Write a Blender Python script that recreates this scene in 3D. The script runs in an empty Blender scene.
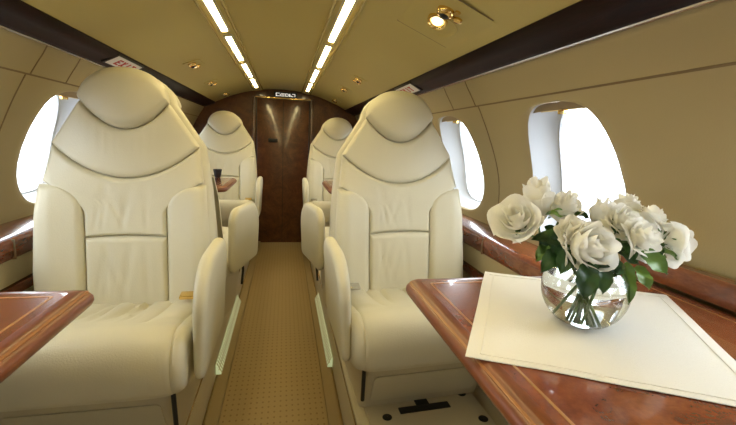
import bpy, bmesh, math, random
from math import sin, cos, pi, sqrt, radians, tan
from mathutils import Vector, Matrix, noise as mnoise
SC = bpy.context.scene
COL = SC.collection

# ------------------------------------------------------------------ helpers
def lerp(a, b, t): return a + (b - a) * t
def smooth(t):
    t = max(0., min(1., t)); return t * t * (3 - 2 * t)
def interp(pts, z):
    if z <= pts[0][0]: return pts[0][1]
    for (a, b), (c, d) in zip(pts, pts[1:]):
        if z <= c: return lerp(b, d, (z - a) / (c - a))
    return pts[-1][1]

def tag(o, label=None, cat=None, group=None, kind=None):
    if label: o['label'] = label
    if cat: o['category'] = cat
    if group: o['group'] = group
    if kind: o['kind'] = kind
    return o
def empty(name, loc=(0, 0, 0), rz=0.):
    o = bpy.data.objects.new(name, None); COL.objects.link(o)
    o.location = loc; o.rotation_euler = (0, 0, rz); o.empty_display_size = .05
    return o
def obj(name, vf, mat, parent=None, flat=False, recalc=True, weld=0.0, loc=None):
    """vf: (verts, faces) -> one linked mesh object"""
    v, f = vf
    me = bpy.data.meshes.new(name)
    me.from_pydata([tuple(p) for p in v], [], f)
    bm = bmesh.new(); bm.from_mesh(me)
    if weld: bmesh.ops.remove_doubles(bm, verts=bm.verts, dist=weld)
    if recalc: bmesh.ops.recalc_face_normals(bm, faces=bm.faces)
    if not flat:
        for fc in bm.faces: fc.smooth = True
        for e in bm.edges:
            if len(e.link_faces) == 2 and e.calc_face_angle(0) > radians(42): e.smooth = False
    bm.to_mesh(me); bm.free()
    me.materials.append(mat)
    o = bpy.data.objects.new(name, me); COL.objects.link(o)
    if parent: o.parent = parent
    if loc: o.location = loc
    return o
def copy_tree(o, parent=None):
    c = o.copy(); COL.objects.link(c)
    if parent: c.parent = parent
    for ch in [x for x in bpy.data.objects if x.parent == o]: copy_tree(ch, c)
    return c
def merge(*vfs):
    V, F = [], []
    for v, f in vfs:
        n = len(V); V += [tuple(p) for p in v]; F += [tuple(i + n for i in q) for q in f]
    return V, F
def xf(vf, M):
    return [tuple(M @ Vector(p)) for p in vf[0]], vf[1]
def grid(fn, nu, nv, cu=False, cv=False):
    V = [fn(i / (nu if cu else nu - 1), j / (nv if cv else nv - 1)) for i in range(nu) for j in range(nv)]
    F = []
    for i in range(nu if cu else nu - 1):
        for j in range(nv if cv else nv - 1):
            a, b = i, (i + 1) % nu; c, d = j, (j + 1) % nv
            F.append((a * nv + c, b * nv + c, b * nv + d, a * nv + d))
    return V, F
def loft(rings, cap=True, closed=True):
    n = len(rings[0]); V = [p for r in rings for p in r]; F = []
    for i in range(len(rings) - 1):
        for j in range(n if closed else n - 1):
            k = (j + 1) % n
            F.append((i * n + j, i * n + k, (i + 1) * n + k, (i + 1) * n + j))
    if cap:
        F.append(tuple(range(n))[::-1]); F.append(tuple((len(rings) - 1) * n + j for j in range(n)))
    return V, F
def box(x0, x1, y0, y1, z0, z1, bev=0.0, seg=2):
    bm = bmesh.new(); bmesh.ops.create_cube(bm, size=1)
    for v in bm.verts:
        v.co = Vector((lerp(x0, x1, v.co.x + .5), lerp(y0, y1, v.co.y + .5), lerp(z0, z1, v.co.z + .5)))
    if bev: bmesh.ops.bevel(bm, geom=bm.edges[:], offset=bev, segments=seg, profile=.5, affect='EDGES')
    bm.verts.index_update()
    r = [tuple(v.co) for v in bm.verts], [tuple(v.index for v in f.verts) for f in bm.faces]
    bm.free(); return r
def lathe(prof, n=32, cap=False):
    return loft([[(r * cos(2 * pi * k / n), r * sin(2 * pi * k / n), z) for k in range(n)] for r, z in prof], cap=cap)
def tube(pts, r, n=8, cap=True):
    pts = [Vector(p) for p in pts]; rings = []
    up = Vector((0.13, 0.21, 1)).normalized()
    for i, p in enumerate(pts):
        d = (pts[min(i + 1, len(pts) - 1)] - pts[max(i - 1, 0)]).normalized()
        a = d.cross(up)
        if a.length < 1e-3: a = d.cross(Vector((1, 0, 0)))
        a.normalize(); b = d.cross(a)
        rr = r(i / (len(pts) - 1)) if callable(r) else r
        rings.append([tuple(p + (a * cos(2 * pi * k / n) + b * sin(2 * pi * k / n)) * rr) for k in range(n)])
    return loft(rings, cap=cap)
def rrect(x0, x1, y0, y1, rad, n=6):
    """rounded rectangle outline, rad = single or 4 (x0y0,x1y0,x1y1,x0y1)"""
    if not isinstance(rad, (list, tuple)): rad = [rad] * 4
    out = []
    for (cx, cy, sx, sy, a0), r in zip([(x0, y0, 1, 1, pi), (x1, y0, -1, 1, 1.5 * pi), (x1, y1, -1, -1, 0), (x0, y1, 1, -1, .5 * pi)], rad):
        for k in range(n + 1):
            a = a0 + k * pi / 2 / n
            out.append((cx + sx * r + r * cos(a), cy + sy * r + r * sin(a)))
    return out
def inset_poly(pts, d):
    n = len(pts); out = []
    for i in range(n):
        p0, p1, p2 = Vector(pts[i - 1]), Vector(pts[i]), Vector(pts[(i + 1) % n])
        t = (p2 - p0).normalized(); nn = Vector((-t.y, t.x))
        out.append(tuple(p1 + nn * d))
    return out

# ------------------------------------------------------------------ materials
def mat(name, col, rough=.5, metal=0., coat=0., bump=0., bscale=400., var=0., vscale=6., ior=1.45, spec=.5, sheen=0.):
    m = bpy.data.materials.new(name); m.use_nodes = True
    nt = m.node_tree; b = nt.nodes['Principled BSDF']
    b.inputs['Base Color'].default_value = (*col, 1); b.inputs['Roughness'].default_value = rough
    b.inputs['Metallic'].default_value = metal; b.inputs['Coat Weight'].default_value = coat
    b.inputs['Coat Roughness'].default_value = .04; b.inputs['IOR'].default_value = ior
    b.inputs['Specular IOR Level'].default_value = spec; b.inputs['Sheen Weight'].default_value = sheen
    tc = nt.nodes.new('ShaderNodeTexCoord')
    if bump:
        nz = nt.nodes.new('ShaderNodeTexNoise'); nz.inputs['Scale'].default_value = bscale; nz.inputs['Detail'].default_value = 4
        bp = nt.nodes.new('ShaderNodeBump'); bp.inputs['Strength'].default_value = bump; bp.inputs['Distance'].default_value = .002
        nt.links.new(tc.outputs['Object'], nz.inputs['Vector']); nt.links.new(nz.outputs['Fac'], bp.inputs['Height'])
        nt.links.new(bp.outputs['Normal'], b.inputs['Normal'])
    if var:
        nz = nt.nodes.new('ShaderNodeTexNoise'); nz.inputs['Scale'].default_value = vscale; nz.inputs['Detail'].default_value = 3
        rp = nt.nodes.new('ShaderNodeValToRGB')
        rp.color_ramp.elements[0].position = .3; rp.color_ramp.elements[1].position = .7
        rp.color_ramp.elements[0].color = (*[c * (1 - var) for c in col], 1); rp.color_ramp.elements[1].color = (*[min(1, c * (1 + var)) for c in col], 1)
        nt.links.new(tc.outputs['Object'], nz.inputs['Vector']); nt.links.new(nz.outputs['Fac'], rp.inputs['Fac'])
        nt.links.new(rp.outputs['Color'], b.inputs['Base Color'])
    return m
def wood(name, dark, mid, light, scale=9., coat=.8, rough=.25, stretch=(1, 1, 1), cr=.03):
    m = bpy.data.materials.new(name); m.use_nodes = True; nt = m.node_tree; b = nt.nodes['Principled BSDF']
    b.inputs['Roughness'].default_value = rough; b.inputs['Coat Weight'].default_value = coat; b.inputs['Coat Roughness'].default_value = cr
    tc = nt.nodes.new('ShaderNodeTexCoord'); mp = nt.nodes.new('ShaderNodeMapping'); mp.inputs['Scale'].default_value = stretch
    n1 = nt.nodes.new('ShaderNodeTexNoise'); n1.inputs['Scale'].default_value = scale; n1.inputs['Detail'].default_value = 8
    n1.inputs['Roughness'].default_value = .68; n1.inputs['Distortion'].default_value = 1.6
    n2 = nt.nodes.new('ShaderNodeTexNoise'); n2.inputs['Scale'].default_value = scale * 11; n2.inputs['Detail'].default_value = 4; n2.inputs['Distortion'].default_value = .8
    mx = nt.nodes.new('ShaderNodeMath'); mx.operation = 'MULTIPLY_ADD'; mx.inputs[1].default_value = .35; 
    rp = nt.nodes.new('ShaderNodeValToRGB'); e = rp.color_ramp.elements
    e[0].position = .42; e[0].color = (*dark, 1); e[1].position = .92; e[1].color = (*light, 1)
    k = e.new(.66); k.color = (*mid, 1)
    L = nt.links.new
    L(tc.outputs['Object'], mp.inputs['Vector']); L(mp.outputs['Vector'], n1.inputs['Vector']); L(mp.outputs['Vector'], n2.inputs['Vector'])
    L(n2.outputs['Fac'], mx.inputs[0]); L(n1.outputs['Fac'], mx.inputs[2]); L(mx.outputs[0], rp.inputs['Fac']); L(rp.outputs['Color'], b.inputs['Base Color'])
    return m
def emit(name, col, s):
    m = bpy.data.materials.new(name); m.use_nodes = True; nt = m.node_tree; b = nt.nodes['Principled BSDF']
    b.inputs['Base Color'].default_value = (.8, .8, .8, 1); b.inputs['Emission Color'].default_value = (*col, 1); b.inputs['Emission Strength'].default_value = s
    return m
def glass(name, col=(1, 1, 1), ior=1.45, rough=0.):
    m = bpy.data.materials.new(name); m.use_nodes = True; b = m.node_tree.nodes['Principled BSDF']
    b.inputs['Base Color'].default_value = (*col, 1); b.inputs['Transmission Weight'].default_value = 1
    b.inputs['Roughness'].default_value = rough; b.inputs['IOR'].default_value = ior
    return m
def thin_pane(name):
    m = bpy.data.materials.new(name); m.use_nodes = True; nt = m.node_tree
    for n in list(nt.nodes):
        if n.type != 'OUTPUT_MATERIAL': nt.nodes.remove(n)
    out = [n for n in nt.nodes if n.type == 'OUTPUT_MATERIAL'][0]
    t = nt.nodes.new('ShaderNodeBsdfTransparent'); g = nt.nodes.new('ShaderNodeBsdfGlossy'); g.inputs['Roughness'].default_value = .02
    mx = nt.nodes.new('ShaderNodeMixShader'); mx.inputs[0].default_value = .06
    t.inputs['Color'].default_value = (.97, .98, 1, 1)
    nt.links.new(t.outputs[0], mx.inputs[1]); nt.links.new(g.outputs[0], mx.inputs[2]); nt.links.new(mx.outputs[0], out.inputs[0])
    return m

M = {}
M['leather'] = mat('cream_leather', (.61, .57, .425), rough=.40, bump=.25, bscale=260, var=.03, vscale=5, spec=.4)
M['leather_trim'] = mat('cream_leather_trim', (.60, .555, .405), rough=.45, bump=.2, bscale=260, spec=.4)
M['wallskin'] = mat('beige_wall_leather', (.40, .325, .175), rough=.55, bump=.2, bscale=300, var=.03, vscale=3, spec=.35)
M['ceilskin'] = mat('ceiling_ultraleather', (.50, .405, .135), rough=.5, bump=.12, bscale=300, spec=.4)
M['ceilgloss'] = mat('glossy_ceiling_trim', (.50, .40, .14), rough=.22)
M['seam'] = mat('seam_shadow_gap', (.20, .14, .07), rough=.7)
M['reveal'] = mat('window_reveal_white', (.42, .43, .44), rough=.45)
M['plastic'] = mat('cream_plastic', (.56, .505, .36), rough=.4)
M['black'] = mat('black_plastic', (.012, .012, .012), rough=.45)
M['gold'] = mat('polished_gold', (.86, .60, .22), rough=.16, metal=1.)
M['steel'] = mat('brushed_nickel', (.62, .60, .56), rough=.25, metal=1.)
M['burl'] = wood('cherry_burl', (.085, .018, .006), (.20, .048, .014), (.30, .085, .024), scale=13)
M['edgewood'] = wood('cherry_edge', (.12, .030, .009), (.17, .045, .013), (.23, .068, .02), scale=6, stretch=(4, .7, 4), coat=.35, rough=.38, cr=.18)
M['ledgewood'] = wood('ledge_cherry', (.075, .017, .006), (.17, .042, .013), (.28, .085, .028), scale=8, stretch=(2, .7, 2))
M['darkwood'] = wood('dark_mahogany', (.007, .0025, .002), (.014, .005, .0035), (.028, .009, .006), scale=6, stretch=(3, .5, 3), coat=0, rough=.38, cr=.2)
M['darkwood'].node_tree.nodes['Principled BSDF'].inputs['Specular IOR Level'].default_value = .07
M['doorwood'] = wood('bulkhead_burl', (.035, .011, .0035), (.085, .028, .008), (.15, .055, .016), scale=7, coat=.5, rough=.3, cr=.13)
M['inlay'] = mat('maple_inlay', (.42, .21, .07), rough=.3, coat=.7)
M['beadwood'] = mat('cherry_bead', (.30, .115, .035), rough=.4, coat=.3)
M['linen'] = mat('ivory_linen', (.80, .765, .67), rough=.85, bump=.5, bscale=500, sheen=.2, spec=.2)
M['petal'] = mat('white_petal', (.94, .93, .88), rough=.6, spec=.25)
M['petal'].node_tree.nodes['Principled BSDF'].inputs['Subsurface Weight'].default_value = 0
M['petal'].node_tree.nodes['Principled BSDF'].inputs['Subsurface Radius'].default_value = (.012, .012, .009)
M['petal'].node_tree.nodes['Principled BSDF'].inputs['Subsurface Scale'].default_value = 1.
_nt = M['petal'].node_tree; _tr = _nt.nodes.new('ShaderNodeBsdfTranslucent'); _tr.inputs['Color'].default_value = (.95, .94, .86, 1)
_mx = _nt.nodes.new('ShaderNodeMixShader'); _mx.inputs[0].default_value = .32
_o = [n for n in _nt.nodes if n.type == 'OUTPUT_MATERIAL'][0]
_nt.links.new(_nt.nodes['Principled BSDF'].outputs[0], _mx.inputs[1]); _nt.links.new(_tr.outputs[0], _mx.inputs[2]); _nt.links.new(_mx.outputs[0], _o.inputs[0])
M['leaf'] = mat('rose_leaf', (.030, .085, .022), rough=.42, bump=.3, bscale=120, var=.45, vscale=30)
M['leaf_pale'] = mat('rose_leaf_pale', (.12, .22, .045), rough=.42, bump=.3, bscale=120, var=.3, vscale=30)
M['stem'] = mat('rose_stem', (.09, .17, .045), rough=.5)
M['glass'] = glass('clear_glass', (.98, 1, .99), 1.46)
M['water'] = glass('water', (.985, 1, .995), 1.33)
M['pane'] = thin_pane('acrylic_pane')
M['shade'] = mat('pleated_shade', (.30, .22, .13), rough=.6)
M['lamp'] = emit('warm_diffuser', (1, .82, .40), 26.)
M['bulb'] = emit('warm_bulb', (1, .85, .55), 2.2)
M['pathlight'] = emit('pale_green_tape', (.72, .95, .50), .26)
M['signwhite'] = mat('sign_white', (.80, .76, .72), rough=.5)
M['signglow'] = emit('sign_legend', (1, .95, .88), .45)
M['signred'] = mat('sign_red', (.55, .05, .04), rough=.5)
M['carpet'] = None
def carpet():
    m = bpy.data.materials.new('dotted_beige_carpet'); m.use_nodes = True; nt = m.node_tree; b = nt.nodes['Principled BSDF']; L = nt.links.new
    b.inputs['Roughness'].default_value = .95; b.inputs['Specular IOR Level'].default_value = .1
    tc = nt.nodes.new('ShaderNodeTexCoord'); mp = nt.nodes.new('ShaderNodeMapping'); mp.inputs['Scale'].default_value = (44, 32, 0)
    vo = nt.nodes.new('ShaderNodeTexVoronoi'); vo.inputs['Randomness'].default_value = 0; vo.inputs['Scale'].default_value = 1; vo.voronoi_dimensions = '2D'
    rp = nt.nodes.new('ShaderNodeValToRGB'); rp.color_ramp.elements[0].position = .11; rp.color_ramp.elements[1].position = .2
    rp.color_ramp.elements[0].color = (.235, .16, .07, 1); rp.color_ramp.elements[1].color = (.335, .24, .115, 1)
    nz = nt.nodes.new('ShaderNodeTexNoise'); nz.inputs['Scale'].default_value = 350
    bp = nt.nodes.new('ShaderNodeBump'); bp.inputs['Strength'].default_value = .6; bp.inputs['Distance'].default_value = .003
    L(tc.outputs['Object'], mp.inputs['Vector']); L(mp.outputs['Vector'], vo.inputs['Vector']); L(vo.outputs['Distance'], rp.inputs['Fac'])
    L(rp.outputs['Color'], b.inputs['Base Color']); L(tc.outputs['Object'], nz.inputs['Vector']); L(nz.outputs['Fac'], bp.inputs['Height']); L(bp.outputs['Normal'], b.inputs['Normal'])
    return m
M['carpet'] = carpet()
M['carpet_plain'] = mat('plain_border_carpet', (.30, .22, .11), rough=.95, bump=.6, bscale=350, spec=.1)

# ------------------------------------------------------------------ camera
Fpx, VPx, VPy, CX, CY = 400., 285., 138., 368., 212.5
CAMP = Vector((.028, 0, 1.03))
th = math.atan((CY - VPy) / Fpx)
v = Vector((VPx - CX, CY - VPy, Fpx)).normalized()
Zr = Vector((0, cos(th), -sin(th)))
Xr = Vector((v.y * Zr.z - v.z * Zr.y, v.z * Zr.x - v.x * Zr.z, v.x * Zr.y - v.y * Zr.x))
if Xr.x < 0: Xr = -Xr
a = radians(2.8)
Xc, Zc = Xr * cos(a) - Zr * sin(a), Zr * cos(a) + Xr * sin(a)
R = Matrix((Xc, v, Zc))                      # world = R @ (right, up, fwd)
def ray(px, py): return R @ Vector((px - CX, CY - py, Fpx))
def at(px, py, x=None, y=None, z=None):
    d = ray(px, py)
    t = (x - CAMP.x) / d.x if x is not None else ((y - CAMP.y) / d.y if y is not None else (z - CAMP.z) / d.z)
    return CAMP + d * t
cam = bpy.data.cameras.new('camera'); cam.sensor_width = 36; cam.lens = 36 * Fpx / 736; cam.clip_start = .02
co = bpy.data.objects.new('camera', cam); COL.objects.link(co); SC.camera = co
right, up, fwd = R @ Vector((1, 0, 0)), R @ Vector((0, 1, 0)), R @ Vector((0, 0, 1))
m4 = Matrix((right, up, -fwd)).transposed().to_4x4(); m4.translation = CAMP
co.matrix_world = m4

# ------------------------------------------------------------------ cabin shell
Y0, Y1 = -1.6, 4.0
STEP = .19
PROF = [(.16, .80), (.40, .855), (.60, .878), (.72, .884), (.85, .882), (.92, .872), (1.0, .845), (1.1, .80), (1.185, .755), (1.24, .722), (1.285, .690)]
def wx(z): return interp(PROF, z)
def wxs(z): return (wx(z - .03) + 2 * wx(z) + wx(z + .03)) / 4
ZS = 1.187                       # the horizontal seam
WIN_Y = [-1.26, -.49, .28, 1.055, 1.825, 2.60, 3.37]
WZ, WA, WB = .950, .208, .212    # window centre height, half width, half height (outer lip)
def sq(a, e): 
    c, s = cos(a), sin(a)
    return (math.copysign(abs(c) ** (2 / e), c), math.copysign(abs(s) ** (2 / e), s))
def lip(an, e):
    ex, ez = sq(an, e)
    return ex * (1 - .23 * max(0, (ez + .6) / 1.6) ** 1.3), ez
def wpt(sd, y, z, off=0.0):
    """point on the wall skin, pushed outboard by off"""
    dz = .02; tx = (wxs(z + dz) - wxs(z - dz)) / (2 * dz)
    n = Vector((1, 0, -tx)).normalized()
    return (sd * (wxs(z) + n.x * off), y, z + n.z * off)
def wall_mesh(sd):
    parts = []
    zlo = .70
    for i, yc in enumerate(WIN_Y):
        ya = Y0 if i == 0 else (WIN_Y[i - 1] + yc) / 2
        yb = Y1 if i == len(WIN_Y) - 1 else (yc + WIN_Y[i + 1]) / 2
        n = 72; rings = []
        angs = [2 * pi * j / n + 1e-4 for j in range(n)]
        for cy_, cz_ in ((yb - yc, ZS - WZ), (ya - yc, ZS - WZ), (ya - yc, zlo - WZ), (yb - yc, zlo - WZ)):
            ca = math.atan2(cz_, cy_) % (2 * pi)
            angs[min(range(n), key=lambda q: abs(angs[q] - ca))] = ca
        for k in range(9):
            t = k / 8; ring = []
            for j in range(n):
                an = angs[j]
                ex, ez = lip(an, 3.6); hy, hz = yc + WA * ex, WZ + WB * ez
                c, s = cos(an), sin(an)
                hy0, hz0 = (yb - yc if c > 0 else yc - ya), (ZS - WZ if s > 0 else WZ - zlo)
                r = min(hy0 / max(abs(c), 1e-6), hz0 / max(abs(s), 1e-6))
                # the lip rolls outboard into the opening
                tt = max(0, (t - .8) / .2)
                y_, z_ = lerp(yc + r * c, hy, t), lerp(WZ + r * s, hz, t)
                ring.append(wpt(sd, y_, z_, .012 * tt * tt))
            rings.append(ring)
        parts.append(loft(rings, cap=False))
    zs_up = [ZS + (1.285 - ZS) * k / 6 for k in range(7)]
    parts.append(grid(lambda u, w: wpt(sd, lerp(Y0, Y1, u), lerp(ZS, 1.285, w)), 12, 7))
    parts.append(grid(lambda u, w: wpt(sd, lerp(Y0, Y1, u), lerp(.0, zlo, w)), 12, 10))
    return merge(*parts)
def strip_on_wall(sd, pts, w, off=-.0016):
    """thin seam following the wall skin; pts are (y, z)"""
    rings = []
    for i, (y, z) in enumerate(pts):
        p, q = pts[max(i - 1, 0)], pts[min(i + 1, len(pts) - 1)]
        d = Vector((q[0] - p[0], q[1] - p[1])).normalized(); nn = Vector((-d.y, d.x)) * w / 2
        rings.append([wpt(sd, y + nn.x, z + nn.y, off), wpt(sd, y - nn.x, z - nn.y, off), wpt(sd, y - nn.x, z - nn.y, off + .003), wpt(sd, y + nn.x, z + nn.y, off + .003)])
    return loft(rings)
wi = 0
for sd, side in ((-1, 'left'), (1, 'right')):
    w = obj('wall_' + side, wall_mesh(sd), M['wallskin'], weld=.0005); tag(w, kind='structure')
    sm = [[(lerp(Y0, Y1, k / 30), ZS) for k in range(31)]]
    for ys in (-.15, 1.47, 2.22, 3.0): sm.append([(ys + .0 * k, lerp(.70, ZS, k / 16)) for k in range(17)])
    for ys in (.52, 1.49, 1.70, 2.5, 3.1): sm.append([(ys, lerp(ZS, 1.285, k / 6)) for k in range(7)])
    obj('panel_seam', merge(*[strip_on_wall(sd, p, .0045) for p in sm]), M['seam'], w)
    for yc in WIN_Y:
        wi += 1
        n = 72
        def oring(ka, kb, off, e=3.6, sh=0.0):
            return [wpt(sd, yc + WA * ka * lip(2 * pi * j / n + 1e-4, e)[0], WZ + sh + WB * kb * lip(2 * pi * j / n + 1e-4, e)[1], off) for j in range(n)]
        win = obj('window_%d' % wi, loft([oring(1, 1, .011), oring(.985, .985, .022), oring(.955, .955, .05), oring(.87, .90, .085, 3.3), oring(.80, .87, .094, 2.6), oring(.785, .855, .092, 2.6), oring(.775, .845, .10, 2.6)], cap=False), M['reveal'])
        tag(win, kind='structure')
        obj('pane', loft([oring(.80, .88, .099, 2.6), oring(.80, .88, .102, 2.6)]), M['pane'], win)
        # pulled-up pleated shade: a box under the head of the opening with a gold pull rail
        def pl(y, z, off): return wpt(sd, yc + y, z, off)
        zt = WZ + WB
        pts = []
        for k in range(25):
            y = lerp(-.138, .138, k / 24); r = abs(y) / .138; dz = -.016 * r ** 5
            pts.append([pl(y, zt - .003 + dz, .02), pl(y, zt - .024 + dz * .3, .02), pl(y, zt - .027 + dz * .3, .05), pl(y, zt - .030 + dz * .3, .078), pl(y, zt - .004 + dz, .078)])
        obj('shade', loft(pts), M['shade'], win)
        obj('shade_rail', tube([pl(lerp(-.132, .132, k / 16), zt - .031, .05) for k in range(17)], .0055, 8), M['gold'], win)
        obj('shade_pull', box(-.012, .012, -.008, .008, -.010, .004, .002), M['gold'], win, loc=pl(0.02, zt - .036, .048))

# ceiling: one arched skin from valance to valance, with a shallow raised centre bay
def cz(x):
    x = abs(x)
    R_ = 1.275
    return 1.478 - (R_ - sqrt(R_ * R_ - x * x))
ceil = obj('ceiling', grid(lambda u, w: (lerp(-.66, .66, w), lerp(Y0, Y1, u), cz(lerp(-.66, .66, w))), 8, 61), M['ceilskin'])
tag(ceil, kind='structure')
for sd, nm in ((-1, 'left'), (1, 'right')):     # flush rail that carries the lights, and a thin cove line on its inner side
    r1 = grid(lambda u, w: (sd * lerp(.182, .252, w), lerp(Y0, Y1, u), cz(lerp(.182, .252, w)) - .005), 4, 6)
    r2 = loft([[(sd * .182, y, cz(.182) - .005), (sd * .252, y, cz(.252) - .005), (sd * .258, y, cz(.258) + .001), (sd * .176, y, cz(.176) + .001)] for y in (Y0, Y1)])
    tr = obj('trim_%d' % (1 if sd < 0 else 2), r2, M['ceilskin']); tag(tr, kind='structure')
    obj('edge_bead', merge(*[tube([(sd * xx, y, cz(xx) - .004) for y in (Y0 + .01, 1.2, Y1 - .03)], .006, 10) for xx in (.178, .257)]), M['ceilgloss'], tr)

# valances: dark gloss wood strips over the windows, wall ledges, steps
def extr(prof, y0, y1, sd): return loft([[(sd * x, y, z) for x, z in prof] for y in (y0, y1)])
ti = 2
for sd in (-1, 1):
    ti += 1
    t = obj('trim_%d' % ti, extr([(.600, 1.325), (.612, 1.309), (.640, 1.300), (.676, 1.285), (.688, 1.278), (.700, 1.280), (.72, 1.30), (.70, 1.36), (.62, 1.36)], Y0, Y1 - .002, sd), M['darkwood']); tag(t, kind='structure')
    obj('edge_bead', tube([(sd * .690, y, 1.279) for y in (Y0 + .01, 1.2, Y1 - .01)], .0045, 8), M['steel'], t)
    ti += 1
    led = obj('trim_%d' % ti, extr([(.895, .708), (.80, .697), (.777, .690), (.770, .682), (.771, .640), (.777, .630), (.79, .628), (.895, .63)], Y0, Y1 - .002, sd), M['ledgewood']); tag(led, kind='structure')
    obj('joint', merge(*[box(min(sd * .767, sd * .79), max(sd * .767, sd * .79), y - .002, y + .002, .629, .690) for y in (-.5, .4, 1.36, 2.2, 3.0)]), M['seam'], led)
    ti += 1
    t = obj('trim_%d' % ti, extr([(.784, .632), (.782, .552), (.80, .545), (.89, .545), (.89, .632)], Y0, Y1 - .002, sd), M['wallskin']); tag(t, kind='structure')
    ti += 1
    t = obj('trim_%d' % ti, extr([(.778, .545), (.776, .515), (.79, .510), (.88, .51), (.88, .546)], Y0, Y1 - .002, sd), M['ledgewood']); tag(t, kind='structure')
    ti += 1
    t = obj('trim_%d' % ti, extr([(.79, .512), (.78, .16), (.84, .16), (.87, .512)], Y0, Y1 - .002, sd), M['wallskin']); tag(t, kind='structure')
    # raised side floor beside the dropped aisle
    ti += 1
    t = obj('trim_%d' % ti, extr([(.252, 0), (.252, STEP - .008), (.260, STEP), (.83, STEP), (.83, 0)], Y0, Y1 - .002, sd), M['plastic']); tag(t, kind='structure')
    obj('edge_strip', extr([(.2495, STEP - .022), (.2495, STEP - .006), (.2525, STEP - .006), (.2525, STEP - .022)], Y0, Y1 - .01, sd), M['steel'], t)
    ti += 1
    t = obj('trim_%d' % ti, extr([(.196, .0), (.198, .012), (.206, .016), (.240, .016), (.2515, .004), (.2515, 0)], Y0, Y1 - .002, sd), M['carpet_plain']); tag(t, kind='structure')
    lg = obj('floor_light_strip', extr([(.2285, .0155), (.2485, .058), (.2505, .058), (.2505, .0165)], 1.66, 2.46, sd), M['pathlight'])
    tag(lg, ('pale green floor path light strip along the %s foot of the aisle' % ('left' if sd < 0 else 'right')), 'light', 'floor path lights')
    obj('slot_grille', merge(*[extr([(.2270, .0165), (.2470, .0595), (.2500, .0595), (.2290, .0155)], y - .004, y + .004, sd) for y in [1.675 + .024 * k for k in range(33)]], extr([(.2365, .0360), (.2385, .0395), (.2405, .0385), (.2385, .035)], 1.66, 2.46, sd)), M['plastic'], lg)
fl = obj('floor', box(-.84, .84, Y0, Y1, -.04, 0), M['carpet'], flat=True); tag(fl, kind='structure')

# ------------------------------------------------------------------ bulkheads and door
def arch(y0, y1, name, m, hole=None):
    pts = [(-.84, 0), (-.90, .6), (-.90, .85), (-.86, 1.0), (-.78, 1.2), (-.70, 1.3)] + [(x, cz(x) + .01) for x in [-.62 + 1.24 * k / 40 for k in range(41)]] + [(.70, 1.3), (.78, 1.2), (.86, 1.0), (.90, .85), (.90, .6), (.84, 0)]
    return obj(name, loft([[(x, y, z) for x, z in pts] for y in (y0, y1)]), m, flat=True)
bk = arch(Y1, Y1 + .05, 'wall_front', M['doorwood']); tag(bk, kind='structure')
bk2 = arch(Y0 - .05, Y0, 'wall_back', M['wallskin']); tag(bk2, kind='structure')
dr = obj('door_1', box(-.232, .252, Y1 - .022, Y1, .0, 1.385, .004), M['doorwood']); tag(dr, kind='structure')
obj('door_gap', merge(box(-.240, -.233, Y1 - .012, Y1 + .001, 0, 1.395), box(.253, .260, Y1 - .012, Y1 + .001, 0, 1.395), box(.008, .012, Y1 - .0235, Y1 - .021, .01, 1.38)), M['black'], dr)
obj('latch', merge(box(-.128, -.040, Y1 - .030, Y1 - .021, .985, 1.020, .003), box(-.12, -.075, Y1 - .034, Y1 - .029, .992, 1.012, .002)), M['black'], dr)
tr = obj('trim_%d' % (ti + 1), box(-.245, .265, Y1 - .030, Y1, 1.390, 1.402, .002), M['gold']); tag(tr, kind='structure'); ti += 1
for sd in (-1, 1):      # bulkhead side posts beside the door opening
    t = obj('trim_%d' % (ti + 1), box(min(sd * .262, sd * .285) + .01, max(sd * .262, sd * .285) + .01, Y1 - .02, Y1, 0, 1.40, .005), M['doorwood']); tag(t, kind='structure'); ti += 1
# cabin sign above the door
sg = empty('cabin_sign', (.028, Y1 - .002, 1.428)); tag(sg, 'black cabin sign with pale pictograms above the dark wood door', 'sign')
obj('plate', box(-.108, .108, -.028, 0, -.022, .024, .003), M['black'], sg)
def bar(x0, x1, z0, z1): return box(x0, x1, -.0295, -.0275, z0, z1)
obj('legend', merge(bar(-.088, -.082, -.014, .015), bar(-.088, -.052, .010, .015), bar(-.088, -.052, -.014, -.009), bar(-.050, -.044, -.014, .006),
    bar(-.040, -.008, .006, .012), bar(-.040, -.008, -.004, .001), bar(-.040, -.008, -.014, -.009), bar(-.002, .004, -.014, .012), bar(-.002, .024, .007, .012), bar(-.002, .024, -.014, -.009), bar(.022, .028, -.010, .009),
    bar(.032, .044, -.014, .012), bar(.048, .054, -.014, .000), bar(.048, .072, -.014, -.009), bar(.060, .090, .007, .012), bar(.084, .090, -.014, .012)), M['signglow'], sg)

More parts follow.
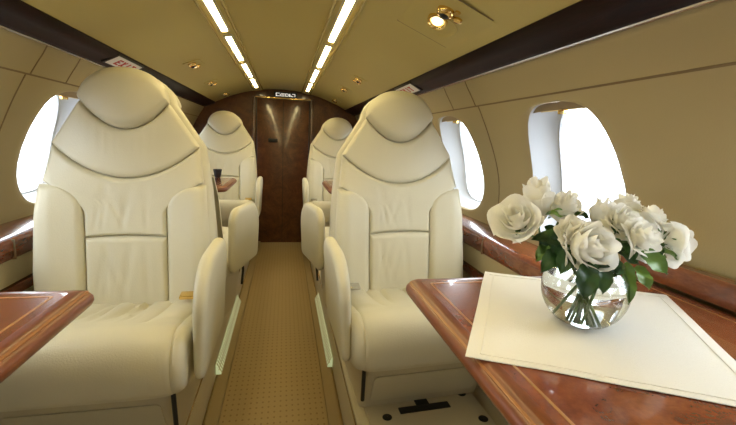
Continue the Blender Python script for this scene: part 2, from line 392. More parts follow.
# EXIT signs let into the valances
GL = {'E': [(0, .2, 0, 1), (0, .8, .82, 1), (0, .7, .41, .59), (0, .8, 0, .18)], 'I': [(.3, .5, 0, 1)], 'T': [(.3, .5, 0, 1), (0, .8, .82, 1)]}
def letters(txt, h, w, d):
    out = []; x = -len(txt) * w / 2
    for c in txt:
        if c == 'X':
            for s in (-1, 1):
                p = [(-.11, -.5), (.11, -.5), (.11, .5), (-.11, .5)]
                q = [(x + w * .4 + (px * w + s * pz * w * .6), pz * h) for px, pz in p]
                out.append(loft([[(a_, y, b_) for a_, b_ in q] for y in (-d, 0)]))
        else:
            for x0, x1, z0, z1 in GL[c]: out.append(box(x + x0 * w, x + x1 * w, -d, 0, (z0 - .5) * h, (z1 - .5) * h))
        x += w
    return merge(*out)
for sd, yc in ((-1, 1.93), (1, 2.03)):
    # sign local frame: x along reading direction, -y towards the aisle, z up the strip
    e = empty('exit_sign'); 
    rd = Vector((0, -sd, 0)) if sd > 0 else Vector((0, 1, 0))
    upv = Vector((-sd * .070, 0, .036)).normalized()
    nrm = rd.cross(upv)           # local -y should face the aisle/down
    yv = upv.cross(rd)
    mm = Matrix((rd, yv, upv)).transposed().to_4x4(); mm.translation = Vector((sd * .634, yc, 1.3025))
    e.matrix_world = mm
    tag(e, 'white exit sign with red letters on the %s valance, above the %s seat' % (('left', 'near left') if sd < 0 else ('right', 'near right')), 'sign', 'exit signs')
    obj('sign_frame', box(-.145, .145, -.004, .004, -.036, .036, .002), M['black'], e)
    obj('sign_plate', box(-.13, .13, -.006, .002, -.029, .029, .002), M['signwhite'], e)
    for li, ch in enumerate('EXIT'):
        l = letters(ch, .034, .042, .0015)
        obj('letter', xf(l, Matrix.Translation((0.004 + (li - 1.5) * .046, -.006, 0.0))), M['signred'], e)

# ------------------------------------------------------------------ ceiling light panels
SEG = [(-.04, .52), (.62, 1.17), (1.27, 1.82), (1.91, 2.46), (2.57, 3.09), (3.19, 3.70)]
NAMES = [None, None, 'nearest', 'second nearest', 'third nearest', 'farthest']
for sd, sn in ((-1, 'left'), (1, 'right')):
    for i, (ya, yb) in enumerate(SEG):
        e = empty('ceiling_light', (sd * .217, (ya + yb) / 2, cz(.217) - .010)); h = (yb - ya) / 2
        sl = Matrix.Rotation(sd * .20, 4, 'Y')
        nm = NAMES[i]
        if nm: tag(e, '%s lit rectangular panel of the %s ceiling light strip' % (nm, sn), 'ceiling light', 'ceiling light panels')
        elif i == 1: tag(e, 'lit ceiling panel of the %s strip, directly over the tables' % sn, 'ceiling light', 'ceiling light panels')
        else: tag(e, 'lit ceiling panel of the %s strip, rearmost above the viewer' % sn, 'ceiling light', 'ceiling light panels')
        fr = loft([[(x, y, z) for x, y in rrect(-a_, a_, -b_, b_, .004, 3)] for a_, b_, z in ((.020, h + .012, .004), (.020, h + .012, -.003), (.0125, h + .004, -.005), (.011, h + .003, .002))], cap=False)
        obj('frame', xf(fr, sl), M['plastic'], e)
        obj('diffuser', xf(box(-.0105, .0105, -h, h, -.003, .003, .001), sl), M['lamp'], e)

# ------------------------------------------------------------------ overhead service units
def ceil_frame(x, y, drop=.001):
    s = -(cz(x + .01) - cz(x - .01)) / .02
    mm = Matrix.Rotation(math.atan(s), 4, 'Y'); mm.translation = Vector((x, y, cz(x) - drop)); return mm
def ring_light(parent, at_, r, name='reading_light', tilt=None):
    mm = Matrix.Translation(at_) @ (tilt or Matrix.Identity(4))
    g = obj(name, xf(lathe([(r, .004), (r, -.004), (r * .93, -.009), (r * .78, -.010), (r * .60, -.005), (r * .55, .004)], 28), mm), M['gold'], parent)
    obj('bulb', xf(lathe([(r * .56, -.0035), (r * .45, -.005), (r * .25, -.006), (.0005, -.0063)], 24), mm), M['bulb'], g)
    return g
def air_nozzle(parent, at_, r):
    mm = Matrix.Translation(at_)
    g = obj('air_nozzle', xf(lathe([(r, .004), (r, -.006), (r * .85, -.013), (r * .6, -.016), (r * .5, -.010), (r * .5, .004)], 24), mm), M['gold'], parent)
    obj('nozzle_core', xf(lathe([(r * .55, -.006), (r * .42, -.018), (r * .2, -.022), (.0005, -.022)], 20), mm), M['black'], g)
    return g
SU = [(.465, 1.155, 'large overhead service panel with lit gold reading light and air nozzle, nearest on right', True),
      (-.452, 2.36, 'gold reading light and air nozzle on the left ceiling, nearest of that side', False),
      (-.475, 3.04, 'gold reading light and air nozzle on the left ceiling, middle of that side', False),
      (-.48, 3.76, 'gold reading light and air nozzle on the left ceiling, closest to the bulkhead', False),
      (.455, 2.44, 'gold reading light and air nozzle on the right ceiling, just above the near right headrest', False),
      (.445, 2.95, 'gold reading light and air nozzle on the right ceiling, midway to the bulkhead', False),
      (.47, 3.72, 'gold reading light and air nozzle on the right ceiling, closest to the bulkhead', False)]
for x, y, lab, big in SU:
    e = empty('overhead_service_unit'); e.matrix_world = ceil_frame(x, y); tag(e, lab, 'reading light', 'overhead service units')
    if big:
        obj('panel', loft([[(px, py, z) for px, py in rrect(-.095, .135, -.135, .175, .012, 4)] for z in (.004, -.0035)]), M['ceilskin'], e)
        obj('panel_gap', loft([[(px, py, -.0025) for px, py in rrect(-.101, .141, -.141, .181, .014, 4)], [(px, py, -.0025) for px, py in rrect(-.0945, .1345, -.1345, .1745, .012, 4)]], cap=False), M['seam'], e)
        d = lathe([(.060, -.0035), (.057, -.006), (.045, -.002), (.0005, -.0025)], 32)
        obj('dish', xf(d, Matrix.Translation((.020, .050, -.001)) @ Matrix.Diagonal((.75, 1.2, 1, 1))), M['ceilskin'], e)
        ring_light(e, (-.008, .015, -.008), .030, tilt=Matrix.Rotation(-.38, 4, 'X'))
        air_nozzle(e, (-.012, -.055, -.004), .026)
        obj('switch', xf(lathe([(.014, .002), (.014, -.006), (.010, -.009), (.0005, -.009)], 20), Matrix.Translation((.030, -.045, -.003))), M['gold'], e)
        obj('call_button', xf(lathe([(.008, .002), (.008, -.006), (.0005, -.006)], 16), Matrix.Translation((.012, -.082, -.003))), M['gold'], e)
    else:
        obj('plate', loft([[(px, py, z) for px, py in rrect(-.045, .045, -.06, .10, .02, 4)] for z in (.004, -.003)]), M['ceilskin'], e)
        ring_light(e, (0, .055, -.004), .026); air_nozzle(e, (-.004, -.012, -.003), .022)

# ------------------------------------------------------------------ seats
OUT = [(.40, .243), (.50, .246), (.60, .247), (.75, .240), (.87, .231), (.985, .214), (1.12, .126), (1.3, .12)]
def ow(z): return interp(OUT, z)
def yf(x, z):
    """front face of the back, local y (seat faces -y)"""
    y = (z - .50) * .10
    k = smooth((1.02 - z) / .26)
    y += -.030 * k * min(1, (abs(x) / .20)) ** 2 + .020 * (1 - k) * (abs(x) / .20) ** 2
    return y
def spaced(n): return [sin(pi / 2 * (2 * i / (n - 1) - 1)) for i in range(n)]
def patch(P, ns, nt, puff, rad, hfun, wfun, disp=None):
    """P(s,t)->(x,z) region of the back; puffed leather pad whose edges dive into the groove"""
    V = []; ss = spaced(ns); tt = [(x + 1) / 2 for x in spaced(nt)]
    for s in ss:
        for t in tt:
            x, z = P(s, t); H = hfun(s); W = wfun(t)
            d = min(t * H, (1 - t) * H, (1 - abs(s)) * W if W else 9)
            q = min(1, max(0, d / rad)); pf = puff * sqrt(max(0, 1 - (1 - q) ** 2))
            if disp: pf += disp(x, z, s, t) * q
            V.append((x, yf(x, z) + .006 - pf, z - STEP))
    F = [(i * nt + j, (i + 1) * nt + j, (i + 1) * nt + j + 1, i * nt + j + 1) for i in range(ns - 1) for j in range(nt - 1)]
    return V, F
def hr_top(x): return 1.118 + .104 * sqrt(max(0, 1 - (x / .126) ** 2)) ** .9
def arc1(x): return 1.118 - .084 * (1 - (x / .126) ** 2)
def arc2(x): return .985 - .102 * (1 - (x / .213) ** 2)
def yoke_top(x):
    ax = abs(x)
    return arc1(x) if ax < .126 else lerp(1.118, .985, (ax - .126) / (.213 - .126))
CW = .118
def hwc(z):
    if z >= .865: return ow(z) - .003
    if z <= .795: return CW
    q = (.865 - z) / .07
    return lerp(CW, ow(z) - .003, 1 - sqrt(1 - (1 - q) ** 2))
def make_seat(aisle, name, rnd):
    """aisle = +1 when the aisle is on the seat's +x side (seat facing -y)"""
    r_ = random.Random(rnd)
    e = empty(name); L = M['leather']; podx = .281 if aisle > 0 else .270
    # outer shell
    rings = []; zs = [.43, .44, .47, .55, .65, .75, .85, .92, .985, 1.03, 1.075, 1.118, 1.14, 1.16, 1.18, 1.195, 1.206, 1.213]
    for z in zs:
        hw = ow(z) + .010 if z <= 1.118 else .136 * sqrt(max(.004, 1 - ((z - 1.118) / .098) ** 2))
        thk = interp([(.43, .115), (.9, .105), (1.118, .085), (1.202, .055)], z)
        if z < .45: hw -= .02; thk -= .02
        ring = []
        for k in range(40):
            c, s = sq(2 * pi * k / 40, 4.5)
            x = hw * c; yb = yf(0, z) + .014
            wrap = yf(x, z) - yf(0, z) if s < 0 else 0
            ring.append((x, yb + thk * (s + 1) / 2 + wrap * (-s if s < 0 else 0), z - STEP))
        rings.append(ring)
    obj('backrest', loft(rings), L, e)
    # headrest and yoke
    hd = lambda x, z, s, t: .022 * (1 - s * s) * sin(pi * t) ** .8
    obj('headrest', patch(lambda s, t: (.126 * s, lerp(arc1(.126 * s), hr_top(.126 * s), t)), 41, 25, .034, .027, lambda s: hr_top(.126 * s) - arc1(.126 * s), lambda t: 0, hd), L, e)
    ph = [r_.uniform(-.3, .3) for _ in range(12)]
    def pucker(x, z, s, t):
        g = .0016 * sin(2 * pi * x / .021 + 2 * sin(40 * x)) * math.exp(-(x / .075) ** 2) * smooth((t - .25) / .5)
        return g + .008 * sin(pi * t) * (1 - s * s)
    obj('shoulder_pad', patch(lambda s, t: (.213 * s, lerp(arc2(.213 * s), yoke_top(.213 * s), t)), 81, 25, .020, .016, lambda s: max(.0005, yoke_top(.213 * s) - arc2(.213 * s)), lambda t: 0, pucker), L, e)
    cr = [(r_.uniform(-.085, .085), r_.uniform(-.08, .08), r_.uniform(.0015, .0036)) for _ in range(6)]
    def crease(x, z, s, t):
        d = .006 * (1 - s * s)
        for cx_, sl, am in cr:
            d -= am * math.exp(-((x - cx_ - sl * (t - .5)) / .006) ** 2) * sin(pi * t)
        return d
    def Pc(s, t):
        ze = lerp(.70, .982, t); w = hwc(ze); x = s * w
        return x, lerp(.70 + .004 * (1 - s * s), arc2(min(.213, abs(x))) if t > .0 else .70, t)
    obj('back_cushion', patch(Pc, 61, 45, .018, .013, lambda s: arc2(.213 * s) - .70, lambda t: hwc(lerp(.70, .982, t)), crease), L, e)
    obj('lumbar_cushion', patch(lambda s, t: (s * CW, lerp(.47, .70 + .004 * (1 - s * s), t)), 41, 31, .019, .014, lambda s: .23, lambda t: CW, crease), L, e)
    for sg_ in (-1, 1):
        def Pb(s, t):
            z = lerp(.46, .864, t); a_, b_ = hwc(z), ow(z) + .004
            return sg_ * lerp(a_, b_, (s + 1) / 2), z
        obj('side_bolster', patch(Pb, 23, 45, .026, .019, lambda s: .404, lambda t: max(.0005, (ow(lerp(.46, .864, t)) + .004 - hwc(lerp(.46, .864, t))) / 2)), L, e)
    # seat cushion
    prof = [(.03, .495), (-.05, .505), (-.12, .515), (-.20, .530), (-.27, .547), (-.32, .560), (-.36, .567), (-.395, .565), (-.422, .553), (-.440, .530), (-.448, .505), (-.449, .480), (-.445, .455), (-.436, .432), (-.420, .415), (-.39, .407), (-.34, .405), (-.2, .405), (-.05, .405), (.03, .40)]
    pp = []
    for i in range(len(prof)):       # resample (Catmull-Rom)
        p0, p1, p2, p3 = [Vector(prof[(i + k) % len(prof)]) for k in (-1, 0, 1, 2)]
        for t in (0, .25, .5, .75):
            if i == len(prof) - 1 and t: break
            pp.append(.5 * ((2 * p1) + (p2 - p0) * t + (2 * p0 - 5 * p1 + 4 * p2 - p3) * t * t + (3 * p1 - p0 - 3 * p2 + p3) * t ** 3))
    cen = Vector((-.2, .465)); HW = .258
    rings = []
    for s in [-1, -.992, -.97, -.94, -.91, -.885, -.87, -.85, -.8, -.72, -.62, -.56, -.53, -.50, -.47, -.4, -.3, -.2, -.1, 0]:
        rings.append(s)
    rings = rings + [-s for s in rings[-2::-1]]
    R2 = []
    for s in rings:
        ins = .035 * (1 - (1 - min(1, abs(s)) ** 9) ** (1 / 3.)); ring = []
        for p in pp:
            d = p - cen; k = max(.02, 1 - ins / max(.06, abs(d.y))) if False else 1
            q = Vector((p.x - math.copysign(min(ins, abs(d.x)), d.x) * (1 if abs(d.x) > .15 else 0), p.y - math.copysign(min(ins, abs(d.y)), d.y) * smooth(abs(d.y) / .06)))
            dn = 0
            if d.y > .02:     # U-shaped welt: the sitting panel lies lower than the side bolsters
                inx = smooth((.57 - abs(s)) / .07); iny = smooth((p.x + .315) / .03)
                dn = .022 * inx * iny
                dn -= .010 * (1 - smooth(abs(abs(s) - .77) / .2)) * iny
            st = .0035 * math.exp(-((abs(s) - .885) / .012) ** 2)
            ring.append((s * HW, q.x + (st if d.x < -.2 else 0), q.y - dn - (st if d.y > .03 else 0) - STEP))
        R2.append(ring)
    sc = obj('seat_cushion', loft(R2), L, e)
    wr = [(r_.uniform(-.11, .11), r_.uniform(-.5, .5), r_.uniform(.004, .009)) for _ in range(7)]
    def sp(u, w):
        s, t = sin(pi / 2 * (2 * u - 1)), .5 - .5 * cos(pi * w); x = s * .143; y = lerp(-.318, .02, t)
        zb = interp([(-.36, .567), (-.32, .560), (-.27, .547), (-.20, .530), (-.12, .515), (-.05, .505), (.03, .495)], y) - .024
        d = min((1 - abs(s)) * .143, t * .338, (1 - t) * .338); q = min(1, d / .03)
        h = .017 * sqrt(1 - (1 - q) ** 2)
        for cx_, sl, am in wr: h -= am * q * math.exp(-((x - cx_ - sl * (t - .5) * .1) / .008) ** 2) * smooth((t - .15) * 3)
        return (x, y, zb + h - STEP)
    obj('seat_panel', grid(sp, 49, 31), L, e)
    # aisle armrest pod: a thin rounded slab leaning in over the aisle
    prof = rrect(-.395, -.04, .428, .722, [.03, .05, .07, .14], 8)
    R3 = []
    th_ = .0195
    for k in range(15):
        u = -cos(pi * k / 14); ins = .030 * (1 - (1 - abs(u) ** 2.6) ** (1 / 2.6)) if abs(u) < 1 else .030
        pr = inset_poly(prof, ins); ring = []
        for y, z in pr:
            lean = (z - .455) * .03
            tf = lerp(.72, 1.0, smooth((z - .455) / .25))
            ring.append((aisle * (podx + lean + u * th_ * tf), y, z - STEP))
        R3.append(ring)
    ar = obj('armrest', loft(R3), L, e)
    welt = [(aisle * (.300 + (z - .455) * .12 + .0215), y, z - STEP) for y, z in inset_poly(prof, .010)]
    # seat frame below
    obj('arm_bracket', box(min(aisle * .20, aisle * .275), max(aisle * .20, aisle * .275), -.33, -.10, .43 - STEP, .475 - STEP, .01), M['plastic'], e)
    pd = loft([[(x, y + (.36 - z) * .45 if y < -.2 else y, z - STEP) for x, y in rrect(-.205, .205, -.345, .03, .02, 4)] for z in (.2005, .22, .30, .41)])
    pdo = obj('pedestal', pd, M['plastic'], e)
    obj('access_panel', xf(loft([[(x, z_ + (.36 - y) * .45, y) for x, y in rrect(-.175, .175, .235, .345, .012, 4)] for z_ in (-.349, -.343)]), Matrix.Translation((0, 0, -STEP))), M['leather_trim'], pdo)
    obj('recline_lever', tube([(aisle * .212, -.36, .415 - STEP), (aisle * .214, -.36, .35 - STEP), (aisle * .212, -.345, .28 - STEP)], .006, 8), M['black'], e)
    bp = obj('base_plate', box(-.188, .188, -.46, .06, .0005, .012, .004), M['plastic'], e)
    hol = []
    for hx, hy in ((.168, -.12), (.168, -.25), (.13, -.335), (-.15, -.27), (.168, -.40), (-.16, -.40)):
        obj('fastener', xf(lathe([(.015, .008), (.015, .0132), (.011, .0142), (.0005, .0142)], 20), Matrix.Translation((aisle * hx, hy, 0))), M['black'], bp)
    obj('track_slot', merge(box(-.085, .085, -.330, -.300, .008, .0145, .002), box(-.022, .022, -.302, -.262, .008, .0145, .002)), M['black'], bp)
    # lap belt buckle at the rear of the aisle-side bolster
    bk_ = M['gold'] if aisle > 0 else M['steel']
    bu = obj('belt_buckle', xf(box(-.026, .026, -.018, .018, -.006, .006, .004), Matrix.Translation((aisle * .196, -.085, .536 - STEP)) @ Matrix.Rotation(.15, 4, 'X')), bk_, e)
    tag(bu, 'gold lap belt buckle' if aisle > 0 else 'silver lap belt buckle')
    obj('belt_strap', xf(box(-.019, .019, -.01, .06, -.003, .002, .001), Matrix.Translation((aisle * .196, -.07, .532 - STEP))), M['leather_trim'], bu)
    return e
SXL, SXR = .449, .466
YB = 1.36
sL = make_seat(1, 'cabin_armchair', 3); sL.location = (-SXL, YB - .02, STEP); sL.rotation_euler = (0, -.010, 0)
sR = make_seat(-1, 'cabin_armchair', 8); sR.location = (SXR, YB + .04, STEP); sR.rotation_euler = (0, -.024, .03)
tag(sL, 'cream leather cabin seat facing us, near left, behind the left table corner', 'armchair', 'cream cabin armchairs')
tag(sR, 'cream leather cabin seat facing us, near right, behind the table with roses', 'armchair', 'cream cabin armchairs')
for src, x, y, rz, lab in ((sR, -.449 - .020, 1.762, pi - .24, 'cream leather seat facing away, back to back with the near left seat'),
                           (sL, .455 + .030, 1.775, pi + .20, 'cream leather seat facing away, back to back with the near right seat'),
                           (sL, -SXL, YB + 2.03, 0, 'small cream leather seat facing us, far left beside the dark door'),
                           (sR, SXR, YB + 2.03, 0, 'small cream leather seat facing us, far right beside the dark door')):
    c = copy_tree(src); c.location = (x, y, STEP); c.rotation_euler = (0, 0, rz); tag(c, lab)
    if rz:
        for ch in bpy.data.objects:
            if ch.parent == c and ch.name.startswith('base_plate'): ch.rotation_euler = (0, 0, pi - rz)

# ------------------------------------------------------------------ tables
def make_table(sd, x0, x1, y0, y1, z, rad):
    e = empty('fold_out_table', (sd * (x0 + x1) / 2, (y0 + y1) / 2, z - .034)); cx_, cy_ = (x0 + x1) / 2, (y0 + y1) / 2
    hx, hy = (x1 - x0) / 2, (y1 - y0) / 2
    def ring(d, zz): return [(sd * x, y, zz) for x, y in rrect(-hx + d, hx - d, -hy + d, hy - d, [max(.004, .05 - d), .004, .004, max(.006, rad - d)], 8)]
    edge = loft([ring(.030, -.001), ring(.012, -.001), ring(.004, .004), ring(.0, .012), ring(.001, .020), ring(.006, .026), ring(.009, .0275), ring(.011, .0305), ring(.018, .0335), ring(.030, .034)], cap=False)
    obj('table_edge', edge, M['edgewood'], e)
    obj('tabletop', loft([ring(.030, -.001), ring(.030, .034)]), M['burl'], e)
    il = []
    for d0, d1 in ((.0445, .0485),):
        il.append(loft([ring(d0, .0338), ring(d0, .0346), ring(d1, .0346), ring(d1, .0338)], cap=False))
    obj('inlay_line', merge(*il), M['inlay'], e)
    il = loft([ring(.0075, .0262), ring(.0075, .0285), ring(.0105, .0300), ring(.0115, .0300)], cap=False)
    obj('edge_bead', il, M['beadwood'], e)
    obj('support_arm', box(min(sd * (hx - .45), sd * (hx - .02)), max(sd * (hx - .45), sd * (hx - .02)), -.06, .06, -.010, .002, .004), M['steel'], e)
    return e
TZ = .75
tR = make_table(1, .279, .850, .06, .788, TZ, .030); tag(tR, 'glossy burl wood table on the right, under the ivory cloth and roses', 'table', 'fold out tables')
tL = make_table(-1, .303, .850, .06, .772, TZ, .014); tag(tL, 'bare glossy burl wood table corner at left edge, before the near left seat', 'table', 'fold out tables')
tFL = make_table(-1, .285, .850, 2.32, 2.83, TZ, .03); tag(tFL, 'small far wood table on the left, tip showing before the far left seat', 'table', 'fold out tables')
tFR = make_table(1, .285, .850, 2.32, 2.83, TZ, .03); tag(tFR, 'small far wood table on the right, tip showing before the far right seat', 'table', 'fold out tables')
for sd, tt in ((-1, 'left'), (1, 'right')): pass
# lid of the table stowage slot, hinged up against the right wall
ld = obj('stowage_lid', loft([[(.846, y, .752), (.838, y, .756), (.836, y, .790), (.842, y, .804), (.860, y, .806), (.868, y, .800), (.872, y, .752)] for y in (-.10, .80)]), M['ledgewood'])
tag(ld, 'dark wood stowage lid standing against the right wall behind the roses', 'lid')
cup = obj('cup', xf(lathe([(.0005, 0), (.016, 0), (.018, .002), (.028, .055), (.0265, .055), (.017, .006), (.0005, .006)], 20), Matrix.Translation((-.405, 2.79, TZ + .0006))), M['black'])
tag(cup, 'small dark tapered cup on the far left table', 'cup')

# ------------------------------------------------------------------ cloth
A, B, D = at(485, 272.5, z=TZ), at(465.5, 357, z=TZ), at(666, 296, z=TZ)
C_ = B + (D - A)
def cloth_pt(u, w):
    p = A.lerp(D, u).lerp(B.lerp(C_, u), w)
    n = mnoise.noise(Vector((u * 3, w * 3, 1.7)))
    ez = min(u, 1 - u, w, 1 - w)
    return p.x + .003 * n * (1 - smooth(ez * 6)), p.y + .002 * n, TZ + .0022 + .0012 * (n + .6) * (1 if ez > .02 else .6) + .0018 * math.exp(-((u - .52 - .1 * w) / .012) ** 2) * .35
cv, cf = grid(cloth_pt, 61, 61)
low = [(x, y, z - .0012) for x, y, z in cv]
n = len(cv); N = 61
F = cf + [tuple(i + n for i in f[::-1]) for f in cf]
bd = [i * N for i in range(N)] + [(N - 1) * N + j for j in range(1, N)] + [i * N + N - 1 for i in range(N - 2, -1, -1)] + [j for j in range(N - 2, 0, -1)]
F += [(bd[k], bd[(k + 1) % len(bd)], bd[(k + 1) % len(bd)] + n, bd[k] + n) for k in range(len(bd))]
cl = obj('table_cloth', (cv + low, F), M['linen']); tag(cl, 'ivory linen table cloth laid askew on the right table under the vase', 'tablecloth')
def hem(u0, w0, u1, w1):
    pts = []
    for k in range(41):
        u, w = lerp(u0, u1, k / 40), lerp(w0, w1, k / 40); x, y, z = cloth_pt(u, w); pts.append((x, y, z + .0004))
    return tube(pts, .0009, 6)
obj('hem', merge(hem(.055, .03, .055, .97), hem(.055, .97, .97, .97), hem(.03, .05, .97, .05), hem(.95, .03, .95, .97)), M['linen'], cl)

# ------------------------------------------------------------------ vase
VB = at(579, 324, z=TZ); VB.z = TZ + .0048
VR = .0655
vs = empty('vase', VB); tag(vs, 'round clear glass bowl vase of water holding white roses', 'vase')
def bowl(r, z0, z1, zc, inner=False):
    out = []
    for k in range(25):
        z = lerp(z0, z1, k / 24)
        out.append((sqrt(max(.0004 ** 2, r * r - (z - zc) ** 2)), z))
    return out
zc = .0575; top = .108
outer = [(.0005, 0), (.028, 0), (.0315, .0016)] + [(sqrt(VR ** 2 - (z - zc) ** 2), z) for z in [lerp(.004, top, k / 24) for k in range(25)]]
ri = VR - .0026
lipr = outer[-1][0]
inner = [(lipr + .001, top + .003), (lipr - .0012, top + .0036)] + [(sqrt(max(1e-7, ri ** 2 - (z - zc) ** 2)), z) for z in [lerp(top, .0075, k / 24) for k in range(25)]] + [(.0005, .0058)]
obj('bowl', lathe(outer + inner, 48), M['glass'], vs, weld=.0002)
wl = .080; rw = ri + .0006
wat = [(.0005, .0052)] + [(sqrt(max(1e-7, rw ** 2 - (z - zc) ** 2)), z) for z in [lerp(.0070, wl, k / 20) for k in range(21)]] + [(.0005, wl)]
obj('water', lathe(wat, 48), M['water'], vs, weld=.0002)

# ------------------------------------------------------------------ roses
def petal(th0, r0, h, wdt, curl, tiltr, seed, zb=0.0):
    """one petal wrapped round the bloom axis"""
    rr = random.Random(seed); wob = rr.uniform(-1, 1)
    def fn(u, w):
        s = 2 * u - 1
        prof = r0 * (.25 + .75 * sin(min(1, w * 1.25) * pi / 2)) * (1 + .08 * wob * w)
        open_ = tiltr * w ** 2
        c2 = curl * max(0, w - .62) ** 2 * 9
        rad = prof + open_ + c2
        aw = wdt * (.45 + .55 * sin(min(1, w * 1.5) * pi / 2))
        ang = th0 + s * aw
        z = zb + h * w * (1 - .20 * abs(s) ** 2.6 * w) - c2 * .75 * (1 + .5 * abs(s)) + .004 * sin(3 * s + wob * 3) * w * w
        rad += .0016 * sin(5 * s + wob * 5) * w * w
        return (rad * cos(ang), rad * sin(ang), z)
    return grid(fn, 11, 10)
def bloom(size, openness, seed):
    rr = random.Random(seed); out = []
    k = size / .04
    layers = [(3, .007, .046, 1.5, 0., .000), (3, .012, .046, 1.3, .0, .002), (4, .018, .045, 1.10, .0015, .003), (5, .024, .042, .95, .004, .005), (5, .029, .037, .85, .0075, .010), (4, .031, .031, .80, .011, .015)]
    if .35 <= openness < .55: layers = [(3, .008, .046, 1.5, 0, 0), (3, .013, .046, 1.3, 0, .001), (4, .019, .044, 1.1, .001, .002), (5, .025, .040, 1.0, .003, .003), (5, .029, .034, .95, .006, .004)]
    if openness < .35: layers = [(3, .007, .048, 1.5, 0, 0), (3, .012, .048, 1.3, 0, .001), (4, .0165, .046, 1.1, .001, .001), (4, .020, .040, .95, .004, .003)]
    for li, (nn, r0, h, wd, cu, ti_) in enumerate(layers):
        off = rr.uniform(0, 6)
        for q in range(nn):
            o_ = .30 + .50 * openness
            out.append(petal(off + 2 * pi * q / nn + rr.uniform(-.2, .2), r0 * k * rr.uniform(.92, 1.08), h * k * rr.uniform(.93, 1.05), wd, cu * k * o_ * rr.uniform(.7, 1.4), ti_ * k * o_ * rr.uniform(.5, 1.3), rr.random(), zb=-.002 * li * k))
    return merge(*out)
def leaf_mesh(p, d, upv, ln, wd, droop, seed):
    rr = random.Random(seed); p, d, upv = Vector(p), Vector(d).normalized(), Vector(upv)
    sdv = d.cross(upv).normalized(); upv = sdv.cross(d).normalized()
    def fn(u, w):
        s = 2 * u - 1
        wv = wd * (sin(pi * w ** .8) ** .8 if 0 < w < 1 else 0) * (1 + .05 * sin(w * 60))
        q = p + d * (ln * w) + sdv * (s * wv / 2) - Vector((0, 0, 1)) * (droop * w * w * ln) + upv * (abs(s) * wv * .18 - .0025 * sin(w * 9 + s * 2))
        return tuple(q)
    v_, f_ = grid(fn, 9, 15)
    return v_, f_
def align(d):
    return Vector(d).to_track_quat('Z', 'Y').to_matrix().to_4x4()
FW = (R @ Vector((0, 0, 1)))
VC = VB + Vector((0, 0, .10))
# px, py, bloom radius, depth offset towards(-)/away(+) along the view, facing, openness, label
ROSES = [
 (515, 217, .040, -.005, (-.55, -.55, .50), .48, 'large open white rose, leftmost in the bouquet'),
 (537, 195, .030, .055, (-.25, .0, 1), .15, 'tall white rosebud at upper left, before the window edge'),
 (564, 203, .033, .045, (-.05, -.25, 1), .45, 'upright half-open white rose in front of the bright pane, second from top left'),
 (575.5, 230, .027, -.035, (-.35, -.6, .6), .4, 'small round white rose just above and left of the central rose'),
 (594, 247, .041, -.065, (.0, -.95, .40), .5, 'large open white rose facing us, lowest at the bouquet centre'),
 (601, 210, .020, .03, (.0, -.1, 1), .1, 'smallest white rosebud on green sepals, alone at top middle'),
 (627, 202, .034, .07, (.1, .05, 1), .75, 'white rose at the top right, highest of the right cluster'),
 (626, 219, .034, .005, (-.1, -.75, .6), .6, 'white rose under the highest one, left in the right cluster'),
 (654, 215, .033, .03, (.45, -.15, .9), .95, 'ruffled white rose above the round one, right in the right cluster'),
 (648, 238, .036, -.02, (.25, -.8, .35), .7, 'round white rose facing us, lowest of the right cluster'),
 (681, 243, .036, .02, (.95, -.25, .10), .7, 'white rose seen in profile, rightmost in the bouquet'),
]
vdep = (VC - CAMP).dot(FW)
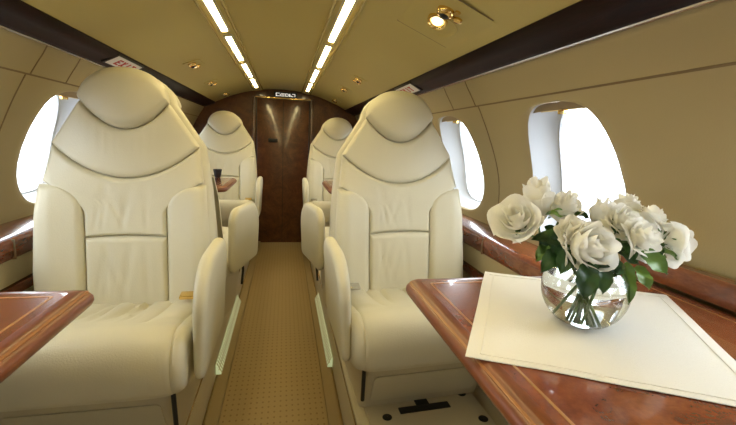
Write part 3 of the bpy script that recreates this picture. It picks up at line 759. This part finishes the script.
for i, (px, py, sz, dd, fac, opn, lab) in enumerate(ROSES):
    d = ray(px, py); hp = CAMP + d * ((vdep + dd) / d.dot(FW))
    f = Vector(fac).normalized()
    base = hp - f * sz * .52
    e = empty('rose', base); tag(e, lab, 'flower', 'white roses in the bowl')
    Ma = align(f)
    bv, bf = bloom(sz, opn, 11 + i * 7)
    rmax = sorted(sqrt(x * x + y * y) for x, y, z in bv)[int(len(bv) * .985)]
    k_ = sz / rmax; zm = max(z for x, y, z in bv) * k_
    bv = [(x * k_, y * k_, z * k_ * 1.05) for x, y, z in bv]
    base = hp - f * zm * .55; e.location = base
    obj('bloom', xf((bv, bf), Ma), M['petal'], e)
    sep = []
    for q in range(5):
        an = 2 * pi * q / 5 + i
        dv = Ma.to_3x3() @ Vector((cos(an), sin(an), .25 if opn > .3 else .9))
        sep.append(leaf_mesh(Ma @ Vector((.003 * cos(an), .003 * sin(an), -.003)), dv, Ma.to_3x3() @ Vector((-cos(an) * .3, -sin(an) * .3, 1)), sz * .62, sz * .22, .15, i + q))
    sep.append(xf(lathe([(.0022, -.010), (.005, -.007), (.0065, -.002), (.006, .003), (.0005, .004)], 12), Ma))
    obj('sepals', merge(*sep), M['stem'], e)
    # stem: from the bloom base, over the rim, to the bottom of the bowl on the far side
    rr = random.Random(50 + i)
    lat = Vector((base.x - VB.x, base.y - VB.y, 0)); 
    if lat.length > 1e-4: latn = lat.normalized()
    rim = VB + Vector((0, 0, .104)) + latn * min(.030, lat.length * .55) + Vector((rr.uniform(-.006, .006), rr.uniform(-.006, .006), 0))
    foot = VB + Vector((0, 0, .014)) - latn * rr.uniform(.012, .026) + Vector((rr.uniform(-.012, .012), rr.uniform(-.012, .012), 0))
    c1 = base - f * .035
    pts = []
    P_ = [base - f * .004, c1, rim + (rim - foot) * .25, rim, foot.lerp(rim, .5), foot]
    for k in range(len(P_) - 1):
        p0, p1, p2, p3 = P_[max(k - 1, 0)], P_[k], P_[k + 1], P_[min(k + 2, len(P_) - 1)]
        for t in (0, .2, .4, .6, .8):
            pts.append(.5 * ((2 * p1) + (p2 - p0) * t + (2 * p0 - 5 * p1 + 4 * p2 - p3) * t * t + (3 * p1 - p0 - 3 * p2 + p3) * t ** 3) - base)
    pts.append(foot - base)
    obj('stem', tube(pts, .0019, 8), M['stem'], e)
# leaves: pixel of leaf base, pixel of tip, depth offsets, width, which rose, pale?
LEAF = [
 ((566, 240), (532, 236), 0, -.01, .036, 0, 0), ((560, 250), (541, 270), .0, -.02, .034, 0, 0), ((572, 246), (549, 228), .02, .02, .03, 1, 0),
 ((566, 214), (546, 212), .03, .02, .020, 2, 1), ((574, 214), (590, 216), .03, .04, .018, 2, 0), ((570, 250), (560, 272), -.05, -.06, .034, 3, 0),
 ((588, 262), (584, 297), -.07, -.085, .040, 4, 0), ((600, 262), (603, 292), -.06, -.08, .036, 4, 0), ((606, 255), (618, 273), -.05, -.06, .034, 4, 0),
 ((602, 240), (625, 250), -.01, -.02, .036, 7, 0), ((612, 246), (640, 262), -.01, -.015, .040, 7, 0), ((610, 238), (600, 226), .02, .02, .03, 5, 0),
 ((640, 252), (668, 272), -.02, -.04, .046, 9, 1), ((626, 262), (629, 302), -.03, -.045, .030, 9, 1), ((620, 252), (650, 252), .02, .02, .042, 9, 0),
 ((660, 250), (683, 258), .0, .01, .02, 10, 1), ((634, 236), (618, 245), .02, .02, .040, 8, 0), ((584, 236), (598, 232), .02, .03, .036, 6, 0),
 ((578, 250), (594, 268), -.02, -.03, .045, 5, 0), ((556, 236), (540, 252), .02, .01, .04, 1, 0), ((590, 256), (575, 268), -.02, -.03, .04, 2, 0),
 ((640, 244), (664, 246), .02, .03, .034, 8, 0),
 ((552, 232), (560, 258), .0, -.01, .030, 0, 0), ((545, 226), (566, 246), .03, .02, .030, 1, 0), ((568, 238), (579, 262), -.0, -.02, .030, 3, 0),
 ((604, 262), (595, 288), -.05, -.07, .030, 4, 0), ((616, 240), (634, 246), .03, .03, .036, 6, 0), ((606, 228), (620, 240), .04, .04, .034, 5, 0),
 ((620, 262), (606, 276), -.03, -.05, .032, 7, 0), ((636, 266), (650, 288), -.03, -.05, .030, 9, 1), ((590, 230), (604, 238), .04, .04, .034, 5, 0),
 ((548, 246), (536, 260), .01, .0, .026, 0, 1), ((560, 226), (572, 240), .04, .03, .030, 2, 0), ((660, 246), (646, 260), .01, .0, .03, 10, 0),
]
ro = [o for o in bpy.data.objects if o.name.split('.')[0] == 'rose']
ro.sort(key=lambda o: o.name)
for (bx, by), (tx, ty), d0, d1, wd, ri_, pale in LEAF:
    r = ro[ri_]
    def pt(px, py, dd):
        d = ray(px, py); return CAMP + d * ((vdep + dd) / d.dot(FW))
    p, q = pt(bx, by, d0), pt(tx, ty, d1)
    d = q - p; ln = d.length
    upv = (-FW * .8 + Vector((0, 0, .7)))
    obj('leaf', leaf_mesh(p - Vector(r.location), d, upv, ln, wd * .82, .08, int(bx)), M['leaf_pale' if pale else 'leaf'], r)

# ------------------------------------------------------------------ light
W = bpy.data.worlds.new('World'); SC.world = W; W.use_nodes = True
bg = W.node_tree.nodes['Background']; bg.inputs['Color'].default_value = (.90, .96, 1.0, 1); bg.inputs['Strength'].default_value = 1.0
_wt = W.node_tree; _tc = _wt.nodes.new('ShaderNodeTexCoord'); _sp = _wt.nodes.new('ShaderNodeSeparateXYZ'); _rp = _wt.nodes.new('ShaderNodeMapRange')
_rp.inputs['From Min'].default_value = -.12; _rp.inputs['From Max'].default_value = .10; _rp.inputs['To Min'].default_value = 2.6; _rp.inputs['To Max'].default_value = 9.5
_wt.links.new(_tc.outputs['Generated'], _sp.inputs[0]); _wt.links.new(_sp.outputs['Z'], _rp.inputs['Value']); _wt.links.new(_rp.outputs[0], bg.inputs['Strength'])
for sd in (-1, 1):
    for k, yc in enumerate(WIN_Y):
        l = bpy.data.lights.new('window_portal', 'AREA'); l.shape = 'RECTANGLE'; l.size = .36; l.size_y = .38
        l.cycles.is_portal = True
        o = bpy.data.objects.new('window_portal', l); COL.objects.link(o)
        p = Vector(wpt(sd, yc, WZ, .125)); q = Vector(wpt(sd, yc, WZ, .0))
        o.location = p; o.rotation_euler = (q - p).to_track_quat('-Z', 'Y').to_euler()
sc = SC
sc.view_settings.view_transform = 'Standard'; sc.view_settings.look = 'None'; sc.view_settings.gamma = 1; sc.view_settings.exposure = 0.40
sc.cycles.max_bounces = 14; sc.cycles.diffuse_bounces = 7; sc.cycles.transparent_max_bounces = 12; sc.cycles.caustics_refractive = True
sc.cycles.sample_clamp_indirect = 6
